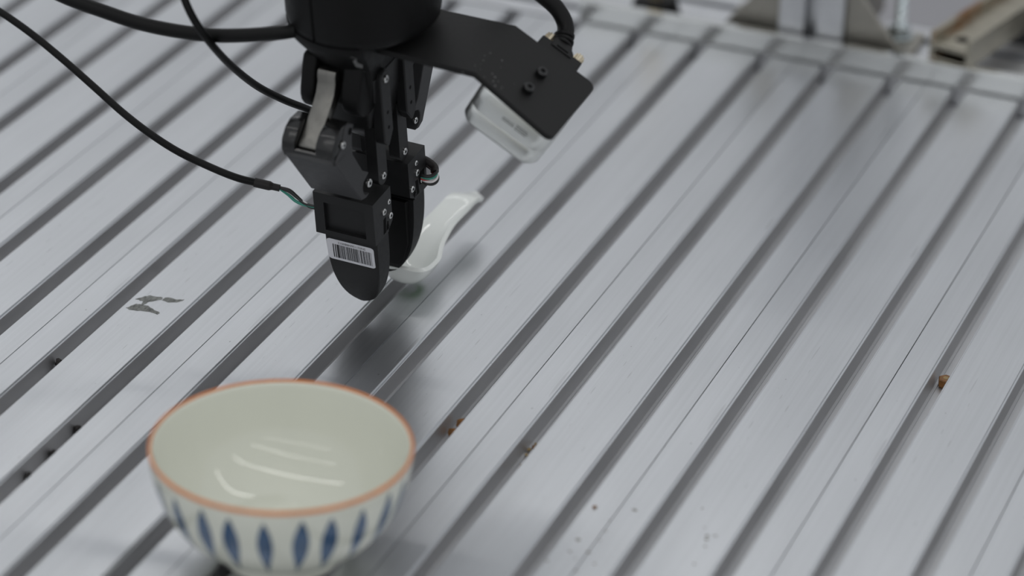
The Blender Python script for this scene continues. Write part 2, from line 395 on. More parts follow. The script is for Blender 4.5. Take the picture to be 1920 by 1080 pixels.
# housing: round upper body plus lower block
bm = bmesh.new()
cx = 5.8; R = 37.2
lathe(bm, [(0, .1640), (.031, .1640), (.0350, .1647), (.0366, .1663), (.0372, .1700), (.0372, .235), (.035, .238), (.035, .330), (0, .330)], 64)
bmesh.ops.translate(bm, verts=bm.verts[:], vec=(cx * mm, 0, 0))
housing = link('housing', bm, M['house'], grip, True, 50)
def ring(x0, x1, v0, v1, r, z, n=6): return [(x * mm, v * mm, z * mm) for x, v in rrect(x0, x1, v0, v1, r, n)]
def rbody(rad, xmax, z, sq=2.0, n=48):
    out = []
    for i in range(n):
        a = 2 * math.pi * i / n; c, q = math.cos(a), math.sin(a)
        x = rad * math.copysign(abs(c) ** (2 / sq), c); y = rad * math.copysign(abs(q) ** (2 / sq), q)
        out.append((min(cx + x, xmax) * mm, y * mm, z * mm))
    return out
bm = bmesh.new()
loft(bm, [rbody(23.5, 17, 126, 2.3), rbody(24.2, 18.5, 138, 2.3), rbody(25.0, 19, 146, 2.2), rbody(28, 20.5, 150), rbody(33.5, 21.5, 157), rbody(36.4, 22, 161), rbody(37.0, 22, 164), rbody(37.1, 22, 166)])
lower = link('lower_housing', bm, M['house'], grip, True, 35)
bm = bmesh.new()
prism(bm, [(-36.9, 167), (-36.0, 167), (-36.0, 205), (-36.9, 205)], -1.8, -1.4, 'vzx'); link('seam', bm, M['hole'], housing)
# cheeks round the drive-link pivots and the tapering palm
for s in (-1, 1):
    for xa, xb in ((-15, -7.2), (7.0, 17)):
        bm = bmesh.new()
        pr = [(s * 10, 152), (s * 25.5, 152), (s * 29.5, 142)] + [(s * (21.5 + 10.5 * math.cos(a)), 132.5 + 10.5 * math.sin(a)) for a in [math.radians(q) for q in (20, 0, -20, -40, -60, -80, -100)]] + [(s * 10, 124)]
        prism(bm, pr, xa, xb, 'vzx', 1.6, 2); link('pivot_cheek', bm, M['house'], grip, True, 50)
bm = bmesh.new()
loft(bm, [ring(2, 7, -4, 4, 1.4, 95), ring(-4, 11, -8, 8, 2.5, 99), ring(-11.5, 14.6, -17, 17, 4, 110), ring(-16, 18, -20, 20, 6, 126), ring(-18, 19, -24, 24, 6, 140)])
link('palm', bm, M['black'], grip, True, 35)
def front_v(x, z):
    zs = [(126, 23.5), (138, 24.2), (146, 25.0), (150, 28), (157, 33.5), (161, 36.4), (166, 37.1)]
    for (a, b), (c, d) in zip(zs, zs[1:]):
        if z <= c: r = b + (d - b) * (z - a) / (c - a); break
    return -math.sqrt(max(0, r * r - (x - cx) ** 2)) - .25
for pts in ([(16.6, 162.5), (19.2, 161.5), (18.0, 158), (19.4, 155), (17.6, 151), (15.4, 153), (16.4, 157)], [(15.0, 149), (17.2, 148.4), (16.2, 144.6), (14.6, 143.0), (14.2, 146)]):
    bm = bmesh.new(); vs = [bm.verts.new((x * mm, front_v(x, z) * mm, z * mm)) for x, z in pts]
    bm.faces.new(vs); bmesh.ops.triangulate(bm, faces=bm.faces[:]); link('scuff', bm, M['scuff'], lower)

def hexscrew(name, parent, p, axis, r, m=None):
    """button screw with a socket, lying on a face; p in mm, axis along the outward normal"""
    ax = Vector(axis).normalized(); p = Vector(p) * mm
    bm = bmesh.new(); cyl(bm, p - ax * .0004, p + ax * .0009, r * mm, 20, chamfer=.0003)
    cyl(bm, p + ax * .00085, p + ax * .00096, r * .42 * mm, 6)
    me = link(name, bm, [m or M['screw'], M['hole']], parent, True, 30)
    for f in me.data.polygons[-8:]: f.material_index = 1
    return me

# fingers -----------------------------------------------------------
XL, XR = -14.8, 18.2                                   # block sides
def tip_d(z): t = 1 - (z - 3.2) / 47.0; return 25.2 - 11.6 * t ** 2.4
def finger(s):
    """s=-1 the finger nearest the camera, +1 the far one; d is distance from the grip plane"""
    V = lambda d: s * d
    bm = bmesh.new()
    pocket = s < 0
    # block built as a frame with a recessed pocket on its outer face
    d0, d1, z0, z1 = 8.8, 27.2, 50.4, 74.6
    px0, px1, pz0, pz1, dep = -9.3, 13.2, 53.2, 69.5, 24.9
    v = lambda x, d, z: bm.verts.new((x * mm, V(d) * mm, z * mm))
    prof = [(d0, z1), (d1, z1), (d1, z0), (d0 + 4.6, z0), (d0 + 4.6, z0 + 1.0), (d0, z0 + 4.2)]
    left = [v(XL, a, b) for a, b in prof]; right = [v(XR, a, b) for a, b in prof]
    bm.faces.new(left); bm.faces.new(right[::-1])
    n = len(prof)
    for i in range(n):
        j = (i + 1) % n
        if i == 1:                                     # outer face, holed
            o = [left[1], right[1], right[2], left[2]]
            q = [v(px0, d1, pz1), v(px1, d1, pz1), v(px1, d1, pz0), v(px0, d1, pz0)]
            w = [v(px0, dep, pz1), v(px1, dep, pz1), v(px1, dep, pz0), v(px0, dep, pz0)]
            for k in range(4):
                l = (k + 1) % 4; bm.faces.new((o[k], o[l], q[l], q[k])); bm.faces.new((q[k], q[l], w[l], w[k]))
            bm.faces.new(w)
        else: bm.faces.new((left[i], left[j], right[j], right[i]))
    blk = link('finger', bm, M['black'], grip)
    # curved tip shell
    bm = bmesh.new(); rings = []; K = 26; xc, hw = 3.0, 14.6
    for i in range(K + 1):
        t = i / K; z = 3.2 + 47.0 * (1 - t)
        w = hw * (1 - t ** 3.5) ** .5 if t < 1 else 0; w = max(w, 1.8)
        do = tip_d(z); di = 13.0 - 1.6 * t
        do = max(do, di + 1.2)
        w2 = w * (1 - .06 * t); xk = xc - 3.4 * t ** 3
        c = 1.1
        rings.append([((xk + a) * mm, V(b) * mm, z * mm) for a, b in ((-w2 + c, do), (w2 - .5, do), (w2, do - .5), (w2, di), (-w2, di), (-w2, do - c))])
    loft(bm, rings[::-1]); tipo = link('finger_tip', bm, M['tip'], blk, True, 35)
    # gel pad on the gripping face
    bm = bmesh.new(); rr = []
    for z, w in ((49.5, 11.5), (24, 11.2), (15, 8.6), (10, 5.2)):
        rr.append([(xx * mm, V(dd) * mm, z * mm) for xx, dd in ((3.3 - w, 13.0), (3.3 + w, 13.0), (3.3 + w - .8, 10.6), (3.3 - w + .8, 10.6))])
    loft(bm, rr[::-1]); link('grip_pad', bm, M['pad'], blk)
    # side hardware (the +x face is the one in view)
    for (d, z) in ((17.2, 64.6), (13.6 - 5.5 + 3.0, 58.6)): hexscrew('screw', blk, (XR, V(d + (7.2 if d > 17 else 0) * 0), z), (1, 0, 0), 1.75)
    for (d, z) in ((11.0, 66.6),) if s < 0 else ((17.5, 70.0), (22.0, 57.0)): hexscrew('recessed_screw', blk, (XR - .5, V(d), z), (1, 0, 0), 1.4)
    bm = bmesh.new(); prism(bm, [(V(18.6), 51.8), (V(16.0), 51.8), (V(15.2), 60.6), (V(17.8), 60.0)], XR - .4, XR + .05, 'vzx'); link('cable_slot', bm, M['hole'], blk)
    bm = bmesh.new(); prism(bm, [(V(15.6), 52.2), (V(13.0), 52.0), (V(12.9), 56.4), (V(14.2), 57.2)], XR - .4, XR + .04, 'vzx'); link('clip_slot', bm, M['hole'], blk)
    hexscrew('screw', blk, (XR + .02, V(13.6), 53.6), (1, 0, 0), .8, M['black'])
    return blk, tipo
near, near_tip = finger(-1); far, far_tip = finger(1)
near.location = (-.0008, 0, -.0016)

# barcode label on the near finger tip ---------------------------------
LX0, LX1, LZ0, LZ1 = -10.6, 15.6, 34.2, 47.0
def strip(bm, poly_fn, off, mi, nz=10):
    pass
bm = bmesh.new()
def patch(x0, x1, z0, z1, off, mi, n=8):
    rows = []
    for i in range(n + 1):
        z = z0 + (z1 - z0) * i / n
        rows.append([bm.verts.new((x * mm, -(tip_d(z) + off) * mm, z * mm)) for x in (x0, x1)])
    for a, b in zip(rows, rows[1:]): bm.faces.new((a[0], a[1], b[1], b[0])).material_index = mi
# rounded sheet, built row by row
rr = 1.6; rows = []
for i in range(25):
    z = LZ0 + (LZ1 - LZ0) * i / 24; e = min(z - LZ0, LZ1 - z); ins = rr - math.sqrt(max(0, rr * rr - (rr - e) ** 2)) if e < rr else 0
    rows.append([bm.verts.new((x * mm, -(tip_d(z) + .10) * mm, z * mm)) for x in (LX0 + ins, LX1 - ins)])
for a, b in zip(rows, rows[1:]): bm.faces.new((a[0], a[1], b[1], b[0]))
rnd = random.Random(11); x = LX0 + 3.2; k = 0
bars = [1, .9, 1, .6, 2.2, .35, .5, .3, .45, .4, .9, .35, .5, .3, .9, .7, .35, .3, .5, .35, 1.0, .5, .9, .35, .4, .3, .9, .55, .9, .25, .5, .25, .6, .25, .9, .3, .6, .6, .5, .8, 1.1, .35, .4, .6, .9, .35, .6, .7, .8, .6, .6, .55, .9, .8, .4]
tot = sum(bars); f = (LX1 - 1.7 - x) / tot
for i, w in enumerate(bars):
    if i % 2 == 0: patch(x, x + w * f * 1.0, LZ0 + 1.5, LZ1 - 2.9, .15, 1)
    x += w * f
lab = link('barcode_label', bm, [M['label'], M['ink']], near_tip); lab['label'] = 'white barcode sticker with upside-down serial number'
def add_text(body, size, place, m, parent, name):
    cu = bpy.data.curves.new('t', 'FONT'); cu.body = body; cu.size = size; cu.align_x = 'CENTER'; cu.align_y = 'CENTER'; cu.resolution_u = 2
    to = bpy.data.objects.new('t', cu); COL.objects.link(to)
    dg = bpy.context.evaluated_depsgraph_get(); me = bpy.data.meshes.new_from_object(to.evaluated_get(dg))
    bpy.data.objects.remove(to); bpy.data.curves.remove(cu)
    for vv in me.vertices: vv.co = place(vv.co.x, vv.co.y)
    me.materials.clear(); me.materials.append(m); me.name = name
    o = bpy.data.objects.new(name, me); COL.objects.link(o); o.parent = parent; return o
add_text('SN0211S6048B0012', 1.85, lambda a, b: Vector(((3.4 - a) * mm, -(tip_d(45.4 - b) + .16) * mm, (45.4 - b) * mm)), M['ink'], near_tip, 'serial_number')

# linkage -------------------------------------------------------------
def linkage(s):
    pz = lambda pts: [(s * d, z) for d, z in pts]
    # outer knuckle block
    dz = 0 if s < 0 else 5.5
    up = lambda pts: [(d, z + dz) for d, z in pts]
    prof = up([(37.6, 113), (37.6, 109), (29.6, 94.5), (24.0, 90.0)] + arc(25.2, 84.2, 5.6, 38, -95, 6) + [(28.5, 77.8), (33.0, 79.2), (54.0, 112.8), (52, 114.2)])
    bm = bmesh.new(); prism(bm, pz(prof), -12.8, 15, 'vzx', .5, 1); kn = link('knuckle', bm, M['link'], grip, True, 30)
    ear = up([(34.3, 124.2), (36.5, 121), (37.8, 112.5), (49, 112.5), (53.8, 112.9), (54.6, 114.5), (48, 118), (42, 127.4), (39, 127.2)])
    bm = bmesh.new(); prism(bm, pz(ear), 14.0, 15, 'vzx', .5, 1); link('knuckle_ear', bm, M['link'], kn, True, 30)
    # glossy elbow lobes either side of the drive link
    prof = up([(37.5, 127.6), (46, 128.2), (51.2, 126.2), (55.4, 121.8), (56.2, 117.4), (54.6, 112.6), (40, 112.4)])
    for xa, xb in ((-13.0, -5.6), (5.0, 14.4)):
        bm = bmesh.new(); prism(bm, pz(prof), xa, xb, 'vzx', 1.0, 2); link('elbow_lobe', bm, M['gloss'], kn, True, 30)
    bm = bmesh.new(); prism(bm, pz(up([(55.6, 118.0), (56.2, 116.6), (54.6, 111.9), (45, 112), (45, 117.5), (52.8, 117.8)])), -12.9, 14.4, 'vzx', .5, 1); link('elbow_lip', bm, M['gloss'], kn, True, 30)
    hexscrew('pivot_pin', kn, (15, s * 46.6, 119.8 + dz), (1, 0, 0), 1.9); hexscrew('pivot_pin', kn, (15, s * 25.0, 84.4 + dz), (1, 0, 0), 2.2 if s < 0 else 1.7)
    bm = bmesh.new(); cyl(bm, (14.6 * mm, s * 38.6 * mm, (122.6 + dz) * mm), (15.06 * mm, s * 38.6 * mm, (122.6 + dz) * mm), 1.9 * mm, 16); link('pin_hole', bm, M['hole'], kn)
    # brushed steel drive link
    prof = [(24.0, 138.0), (23.8, 144.5), (26.0, 147.4), (29.4, 147.4), (30.6, 145.0), (30.8, 141.5), (33.0, 136.6), (36.0, 133.4), (49.5, 122.2), (52.6, 120.4), (53.8, 118.9), (53.2, 117.6), (49.6, 117.8), (46.8, 118.4), (30.5, 129.5), (26.5, 133.4)]
    bm = bmesh.new(); prism(bm, pz(prof), -5.2, 4.6, 'vzx', .7, 2); link('drive_link', bm, M['steel'], grip, True, 25)
    # inner parallel link: long perforated bar and its lower lug, one on each side
    for x0, x1, lx0, lx1 in ((15.2, 21.0, 9.4, 15.4), (-17.6, -11.8, -12.0, -6.0)):
        bar = arc(12.0, 137.8, 4.7, 180, 0, 8) + [(16.5, 104), (12.4, 99.5), (7.3, 106.5)]
        bm = bmesh.new(); prism(bm, pz(bar), x0, x1, 'vzx', .6, 1); pl = link('parallel_link', bm, M['black'], grip, True, 30)
        lug = [(7.8, 112), (15.8, 112)] + arc(11.6, 79.6, 4.6, 20, -200, 8) if False else [(15.6, 110), (15.8, 80)] + arc(11.3, 79.8, 4.6, 0, -180, 8) + [(6.8, 101), (7.4, 110)]
        bm = bmesh.new(); prism(bm, pz(lug), lx0, lx1, 'vzx', .5, 1); lg = link('lower_lug', bm, M['black'], pl, True, 30)
        if x0 > 0:
            hexscrew('pivot_pin', pl, (x1, s * 11.8, 137.4), (1, 0, 0), 1.9); hexscrew('pivot_pin', lg, (lx1, s * 11.3, 80.2), (1, 0, 0), 1.9)
            for z in (118.5, 110.0):
                bm = bmesh.new(); cyl(bm, ((x1 - .3) * mm, s * 11.8 * mm, z * mm), ((x1 + .05) * mm, s * 11.8 * mm, z * mm), 1.0 * mm, 12); link('pin_hole', bm, M['hole'], pl)
linkage(-1); linkage(1)

# camera bracket -------------------------------------------------------
BZ, BT = 158.0, 3.0; BX, BW = 73.0, 24.5
ang = math.radians(30); BL = 47.5
bm = bmesh.new()
ux, uz = math.cos(ang), -math.sin(ang)
pr = [(18, BZ), (BX, BZ), (BX + BL * ux, BZ + BL * uz), (BX + BL * ux + BT * uz * 1, BZ + BL * uz - BT * ux), (BX - BT * math.tan(ang / 2), BZ - BT), (18, BZ - BT)]
prism(bm, pr, -BW, BW, 'xzv', 0)
for v in bm.verts:
    if v.co.y < 0: v.co.y = -(17.5 if v.co.x < .03 else 19.5 if v.co.x < .08 else BW) * mm
# round the two free corners
es = [e for e in bm.edges if all(v.co.x > (BX + 25) * mm for v in e.verts) and abs(e.verts[0].co.y - e.verts[1].co.y) < 1e-6 and abs((e.verts[0].co - e.verts[1].co).length - BT * mm) < 2e-4]
bmesh.ops.bevel(bm, geom=es, offset=.0045, segments=5, affect='EDGES', profile=.5)
bracket = link('camera_bracket', bm, M['brk'], grip)
def BP(u, v, w): return Vector((BX + u * ux - w * uz * -1 * -1, v, BZ + u * uz + w * ux))   # on the sloping leg, w above its face
def BPm(u, v, w): return Vector(((BX + u * ux + w * math.sin(ang)) * mm, v * mm, (BZ + u * uz + w * math.cos(ang)) * mm))
bn = (math.sin(ang), 0, math.cos(ang))
for u, v in ((24, 6.5), (24, -8.0)):
    c = BPm(u, v, 0); n = Vector(bn)
    bm = bmesh.new(); cyl(bm, c, c + n * .0034, .0028, 20, chamfer=.0004); cyl(bm, c + n * .0033, c + n * .00345, .0014, 6)
    sc = link('cap_screw', bm, [M['gloss'], M['hole']], bracket, True, 30)
    for f_ in sc.data.polygons[-8:]: f_.material_index = 1
# specks of dust and scratches on the bend
bm = bmesh.new(); rs = random.Random(5)
for _ in range(20):
    u = rs.gauss(2, 6); v = rs.gauss(-15, 6); r = rs.uniform(.12, .42)
    if v < -24 or u < -12: continue
    if u > 0: c = BPm(u, v, .0); n = Vector(bn)
    else: c = Vector(((BX + u) * mm, v * mm, BZ * mm)); n = Vector((0, 0, 1))
    cyl(bm, c, c + n * .00006, r * mm, 6)
dust = link('dust_specks', bm, M['scuff'], bracket); dust['kind'] = 'stuff'

# depth camera under the bracket ---------------------------------------
CM = GM @ Matrix.Translation(BPm(5.0, 0, -BT - .02)) @ Matrix.Rotation(ang, 4, 'Y')
dc = empty('depth_camera', mtx=CM); tag(dc, 'silver rounded depth camera bolted under the black bracket', 'camera')
def sil(z0, z1, r, b0, b1, name, m, parent):
    bm = bmesh.new(); rs_ = []
    for z, i in ((z0, b0), (z0 + .3 * b0, .3 * b0), (z0 + b0, 0), (z1 - b1, 0), (z1 - .3 * b1, .3 * b1), (z1, b1)):
        rs_.append([(x * mm, y * mm, z * mm) for x, y in rrect(i, 42 - i, -21 + i, 21 - i, r, 8)])
    loft(bm, rs_); return link(name, bm, m, parent, True, 45)
case = sil(-13.9, -.0, 7.5, .25, .9, 'case', M['silver'], dc)
front = sil(-24.2, -14.1, 7.5, 1.6, .25, 'front_shell', M['silver'], dc)
bm = bmesh.new(); loft(bm, [[(x * mm, y * mm, z * mm) for x, y in rrect(.2, 41.8, -20.8, 20.8, 7.3, 8)] for z in (-14.3, -13.7)]); link('parting_groove', bm, M['groove'], dc)
bm = bmesh.new(); loft(bm, [[(x * mm, y * mm, z * mm) for x, y in rrect(2.4, 39.6, -18.6, 18.6, 6, 8)] for z in (-24.4, -24.1)]); link('lens_window', bm, M['gloss'], dc)
# two blocks of tiny illegible print on the side
bm = bmesh.new(); rt = random.Random(3)
for bx, rowsn, zz in ((17.5, 2, -7.6), (25.0, 3, -6.8)):
    for r_ in range(rowsn):
        xx = bx
        while xx < bx + 6.2:
            w = rt.uniform(.35, .9); z = zz - r_ * 1.25
            prism(bm, [(xx, z), (xx + w, z), (xx + w, z + .62), (xx, z + .62)], -21.05, -20.9, 'xzv'); xx += w + .22
pr_ = link('printed_lines', bm, M['grey_ink'], dc)

# camera cable with screw-lock plug ------------------------------------
plug = empty('camera_cable', mtx=GM @ Matrix.Translation(BPm(24.0, 27.7, -BT - 4.0)) @ Matrix.Rotation(ang, 4, 'Y'))
tag(plug, 'thick black cable with screw-lock plug curving up from the silver camera', 'cable')
bm = bmesh.new(); box(bm, -11.5, 11.5, -7, 8.0, -4.0, 3.8, .8, 2); link('plug_shell', bm, M['brk'], plug)
bm = bmesh.new(); loft(bm, [[(x * mm, y * mm, z * mm) for x, z in rrect(-w - q, w - q, -h, h, 2.0, 4)] for y, w, h, q in ((5, 6.6, 4.4, 0), (8.8, 6.4, 4.4, .3), (10.4, 5.6, 4.3, .9), (11.9, 5.2, 4.3, 1.5))]); link('plug_boot', bm, M['brk'], plug, True, 40)
bm = bmesh.new(); box(bm, -3.2, 3.2, 6.2, 7.0, 4.2, 4.6); link('boot_mark', bm, M['hole'], plug)
for sx in (-1, 1):
    bm = bmesh.new(); pts = []
    cyl(bm, (sx * .0084, .0080, 0), (sx * .0084, .0145, 0), .0023, 14, chamfer=.0005)
    for j in range(10):
        a = j * math.pi / 5; c = Vector((sx * .0084 + .0024 * math.cos(a), 0, .0024 * math.sin(a)))
        cyl(bm, (c.x, .0087, c.z), (c.x, .0141, c.z), .00035, 5)
    link('thumb_screw', bm, M['brass'], plug, True, 40)
cabpts = [(0 - 1.5, 15 - 5.5, 0), (-.4 - 1.5, 19 - 5.5, .3), (-2.0 - 1.5, 24.5 - 5.5, 1.6), (-5.5 - 1.5, 28.5 - 5.0, 3.6), (-11.5 - 1.5, 30.5 - 4.5, 5.6), (-21, 26, 7.2), (-32, 25, 8.0), (-45, 23.5, 9), (-61, 23, 15), (-74, 26, 28), (-80, 31, 60), (-84, 33, 110)]
bm = bmesh.new(); sweep(bm, [Vector(p) * mm for p in cabpts], .0040, 16); link('sheath', bm, M['rubber'], plug, True, 60)
for a, b, r in (((-.1, 17.4, .1), (-.4, 19.3, .3), 5.4), ((-.6, 20.2, .5), (-1.3, 22.0, .9), 5.2), ((-1.6, 22.9, 1.2), (-2.6, 24.6, 1.8), 5.0)):
    bm = bmesh.new(); cyl(bm, (Vector(a) - Vector((1.5, 5.5, 0))) * mm, (Vector(b) - Vector((1.5, 5.5, 0))) * mm, r * mm, 24, chamfer=.0004); link('strain_relief', bm, M['rubber'], plug, True, 40)

# ------------------------------------------------------------------ cables at the left
def cable(name, pts, r, label, grp=None):
    root = empty(name, pts[0]); tag(root, label, 'cable', grp)
    bm = bmesh.new(); sweep(bm, [Vector(p) - Vector(pts[0]) for p in pts], r, 16); link('sheath', bm, M['rubber'], root, True, 60)
    return root
BIG = [(0.1445, 1.2560, 0.1654), (0.1374, 1.2524, 0.1643), (0.1216, 1.2506, 0.161), (0.1055, 1.2491, 0.1586), (0.0866, 1.2475, 0.158), (0.0672, 1.2466, 0.1589), (0.0474, 1.2466, 0.1617), (0.0298, 1.2473, 0.1643), (0.0092, 1.2483, 0.1694), (-0.0198, 1.2487, 0.1793)]
c1 = cable('power_cable', BIG + [(-.075, 1.252, .205), (-.13, 1.26, .255), (-.16, 1.27, .33)], .0034, 'thickest black cable sagging left from the gripper body')
MID = [(0.1355, 1.3293, 0.0867), (0.1297, 1.3278, 0.088), (0.1249, 1.3268, 0.0895), (0.1201, 1.3214, 0.094), (0.114, 1.3065, 0.104), (0.1085, 1.288, 0.1179), (0.1069, 1.2628, 0.1388), (0.107, 1.2406, 0.1597), (0.1018, 1.2365, 0.1711), (0.0969, 1.2365, 0.181), (0.0904, 1.2407, 0.193), (0.0835, 1.2478, 0.2106)]
c2 = cable('sensor_cable', MID + [(.072, 1.262, .25), (.07, 1.28, .33)], .0019, 'thin black cable curving down from the top edge behind the knuckle')
SEN = [(0.1193, 1.2917, 0.0628), (0.1103, 1.2892, 0.0644), (0.0974, 1.2857, 0.0671), (0.0793, 1.2866, 0.0704), (0.0657, 1.2844, 0.0759), (0.0518, 1.2831, 0.0831), (0.0353, 1.2865, 0.0898), (0.0183, 1.2906, 0.098), (-0.0016, 1.2946, 0.1081), (-0.0214, 1.2981, 0.1174), (-0.0409, 1.3009, 0.125), (-0.0631, 1.3026, 0.1326)]
c3 = cable('sensor_cable', SEN[1:] + [(-.11, 1.303, .155), (-.16, 1.303, .21), (-.19, 1.30, .30)], .0019, 'thin black cable ending in heat-shrink and coloured wires at near finger')
o0 = Vector(SEN[1])
bm = bmesh.new(); a, b = Vector((0.1108, 1.28935, .0643)), Vector((0.1193, 1.2917, .0628)); d = b - a
sweep(bm, [a - d * .45 - o0, a - o0, a + d * .30 - o0, a + d * .45 - o0, a + d * .75 - o0, b - o0], lambda t: .0024 if t < .58 else .0024 - .0006 * min(1, (t - .58) / .12), 14, 4); link('heat_shrink', bm, M['shrink'], c3, True, 50)
def off(p, dx, dz): return (p[0] - o0.x + dx, p[1] - o0.y, p[2] - o0.z + dz)
WP = [(0.1190, 1.2917, 0.0628), (0.1237, 1.2929, 0.0612), (0.1278, 1.293, 0.0588), (0.1321, 1.2924, 0.0570), (0.1365, 1.2923, 0.0560), (0.1425, 1.2936, 0.0560)]
for m_, ofs in (('gw', [0, -.0016, -.0020, -.0009, 0, 0]), ('rw', [0, .0003, .0004, -.0001, .0002, 0]), ('ww', [0, -.0003, -.0002, .0004, .0001, .0001]), ('bw', [0, .0002, .0003, 0, -.0006, -.0004]), ('bw', [.0003, .0009, .0006, .0, .0003, .0003])):
    bm = bmesh.new(); sweep(bm, [off(p, dz * .3, dz) for p, dz in zip(WP, ofs)], .00085 if m_ in ('gw', 'bw') else .0006, 8); link('wire', bm, M[m_], c3, True, 60)
# looping wires at the far finger's outer side
Wl = [(14, 21.5, 59.6), (17.6, 21.8, 58.6), (20.6, 22.3, 57.8), (23, 24.0, 57.6), (24, 26.6, 58.4), (22.6, 28.8, 59.8), (19, 29.4, 61.6), (14, 29.4, 63)]
bm = bmesh.new(); sweep(bm, [Vector((x - .8, y, z + 1.8)) * mm for x, y, z in Wl[4:]], .0021, 12); link('wire_sleeve', bm, M['shrink'], far, True, 60)
for i, (m_, dz, dv) in enumerate((('bw', -3.0, .3), ('ww', -1.3, 0), ('rw', .2, -.8), ('gw', 1.0, -.4), ('bw', 2.4, -.2))):
    bm = bmesh.new(); pts = []
    for j, (x, y, z) in enumerate(Wl):
        k = math.sin(math.pi * j / 7); pts.append(Vector((x + (.3 if m_ != 'rw' else -1.6) * k, y + dv * k, z + dz * (.3 + .7 * k))) * mm)
    sweep(bm, pts, .00075 if m_ != 'bw' else .0009, 8); link('wire', bm, M[m_], far, True, 60)
bm = bmesh.new(); prism(bm, [(25.0, 54.8), (19.5, 55.8), (18.9, 60.4), (21, 62.8), (25.0, 62.4)], XR - .5, XR + .06, 'vzx'); link('wire_port', bm, M['hole'], far)

# ------------------------------------------------------------------ spoon
sp = empty('soup_spoon', (O.x, O.y, 0)); tag(sp, 'white porcelain soup spoon gripped by the black fingers', 'spoon')
def lerp(tab, t):
    """smooth cubic through a table of (position, value)"""
    n = len(tab); t = min(max(t, tab[0][0]), tab[-1][0])
    def slope(i):
        if i == 0 or i == n - 1: return 0.0
        return (tab[i + 1][1] - tab[i - 1][1]) / (tab[i + 1][0] - tab[i - 1][0])
    for i in range(n - 1):
        (a, b), (c, d) = tab[i], tab[i + 1]
        if t <= c:
            h = c - a; k = (t - a) / h
            return b * (1 + 2 * k) * (1 - k) ** 2 + slope(i) * h * k * (1 - k) ** 2 + d * k * k * (3 - 2 * k) + slope(i + 1) * h * k * k * (k - 1)
XC = [(21, 8.0), (38, 7.8), (50, 7.4), (60, 7.6), (72, 8.4), (90, 11.0), (112, 12.2)]
HW = [(21, 13.6), (37, 13.6), (45, 11.6), (53, 9.6), (62, 8.2), (74, 7.2), (92, 7.5), (112, 7.9)]
ZR = [(21, 17.0), (38, 16.6), (56, 17.6), (72, 20.2), (90, 23.2), (98, 23.0), (112, 18.0)]
DPT = [(21, 11.6), (40, 11.4), (50, 7.8), (60, 4.4), (72, 2.0), (86, .9), (100, -.6), (112, -1.6)]
Y0, Y1 = 21.0, 112.0
ys = [Y0 + .02 + (k / 12) ** 2.2 * 8 for k in range(12)] + [29 + k * 1.5 for k in range(51)] + [Y1 - 5 * (1 - k / 8) ** 2 - .02 for k in range(0, 9)]
ys = sorted(set(round(y, 3) for y in ys if y <= Y1))
bm = bmesh.new(); grid = []; NU = 28
for y in ys:
    w = lerp(HW, y)
    if y < 38: w *= max(0.004, (1 - ((38 - y) / 17.0) ** 5.5)) ** (1 / 5.5)
    if y > 102: w *= max(0.004, (1 - ((y - 102) / 10.0) ** 2.0)) ** .5
    d = lerp(DPT, y)
    if y < 37: d *= max(0.0, 1 - ((37 - y) / 16.0) ** 5.0)
    zr = lerp(ZR, y); row = []
    for i in range(NU + 1):
        u = -math.cos(math.pi * i / NU); e = 1 - abs(u) ** 2.4
        row.append(bm.verts.new(((lerp(XC, y) + u * w) * mm, y * mm, (zr - d * e) * mm)))
    grid.append(row)
for a, b in zip(grid, grid[1:]):
    for i in range(NU): bm.faces.new((a[i], a[i + 1], b[i + 1], b[i]))
body = link('bowl_and_handle', bm, M['spoon'], sp, True, 60)
md = body.modifiers.new('thickness', 'SOLIDIFY'); md.thickness = .0023; md.offset = -1; md.use_even_offset = True
md = body.modifiers.new('round', 'BEVEL'); md.width = .00105; md.segments = 4; md.limit_method = 'ANGLE'; md.angle_limit = math.radians(50)
body.data.set_sharp_from_angle(angle=math.radians(180))
# ------------------------------------------------------------------ rice bowl
bowl = empty('rice_bowl', (.2225, 1.0768, .0005)); tag(bowl, 'cream rice bowl with blue teardrops and orange rim in front', 'bowl')
PO = [(24.0, 0.0), (26.0, 0.2), (26.6, 1.0), (26.9, 5.5), (28.0, 7.6), (33.0, 9.6), (39.0, 13.0), (44.8, 18.2), (49.4, 24.6), (52.8, 32), (55.2, 40), (56.6, 47), (57.2, 52.2)]
PI = [(56.6, 54.6), (55.3, 53.2), (54.2, 48), (52.4, 40), (49.8, 32), (46, 25), (41, 18.8), (34, 13.6), (26, 10.6), (14, 9.0), (0, 8.6)]
def smooth_prof(P):
    c = catmull([(a, b, 0) for a, b in P], 5); return [(max(v.x, 0) * mm, v.y * mm) for v in c]
outer, inner = smooth_prof(PO), smooth_prof(PI)
bm = bmesh.new(); lathe(bm, [(0, .0030), (.022, .0030), (.0232, .0004)] + outer + [(.0571, .0536), (.0568, .0545)] + inner, 128)
bmain = link('body', bm, M['glaze'], bowl, True, 45)
bm = bmesh.new(); rb = [(57.25, 53.3), (57.4, 54.1), (57.1, 54.8), (56.6, 55.1), (56.1, 54.9), (55.8, 54.3), (55.8, 53.6)]
lathe(bm, [(r * mm, z * mm) for r, z in rb], 128, closed=True); link('rim_band', bm, M['orange'], bowl, True, 80)
def r_out(z):
    z *= mm
    for (r0, z0), (r1, z1) in zip(outer, outer[1:]):
        if z0 <= z <= z1 and z1 > z0: return r0 + (r1 - r0) * (z - z0) / (z1 - z0)
    return outer[-1][0]
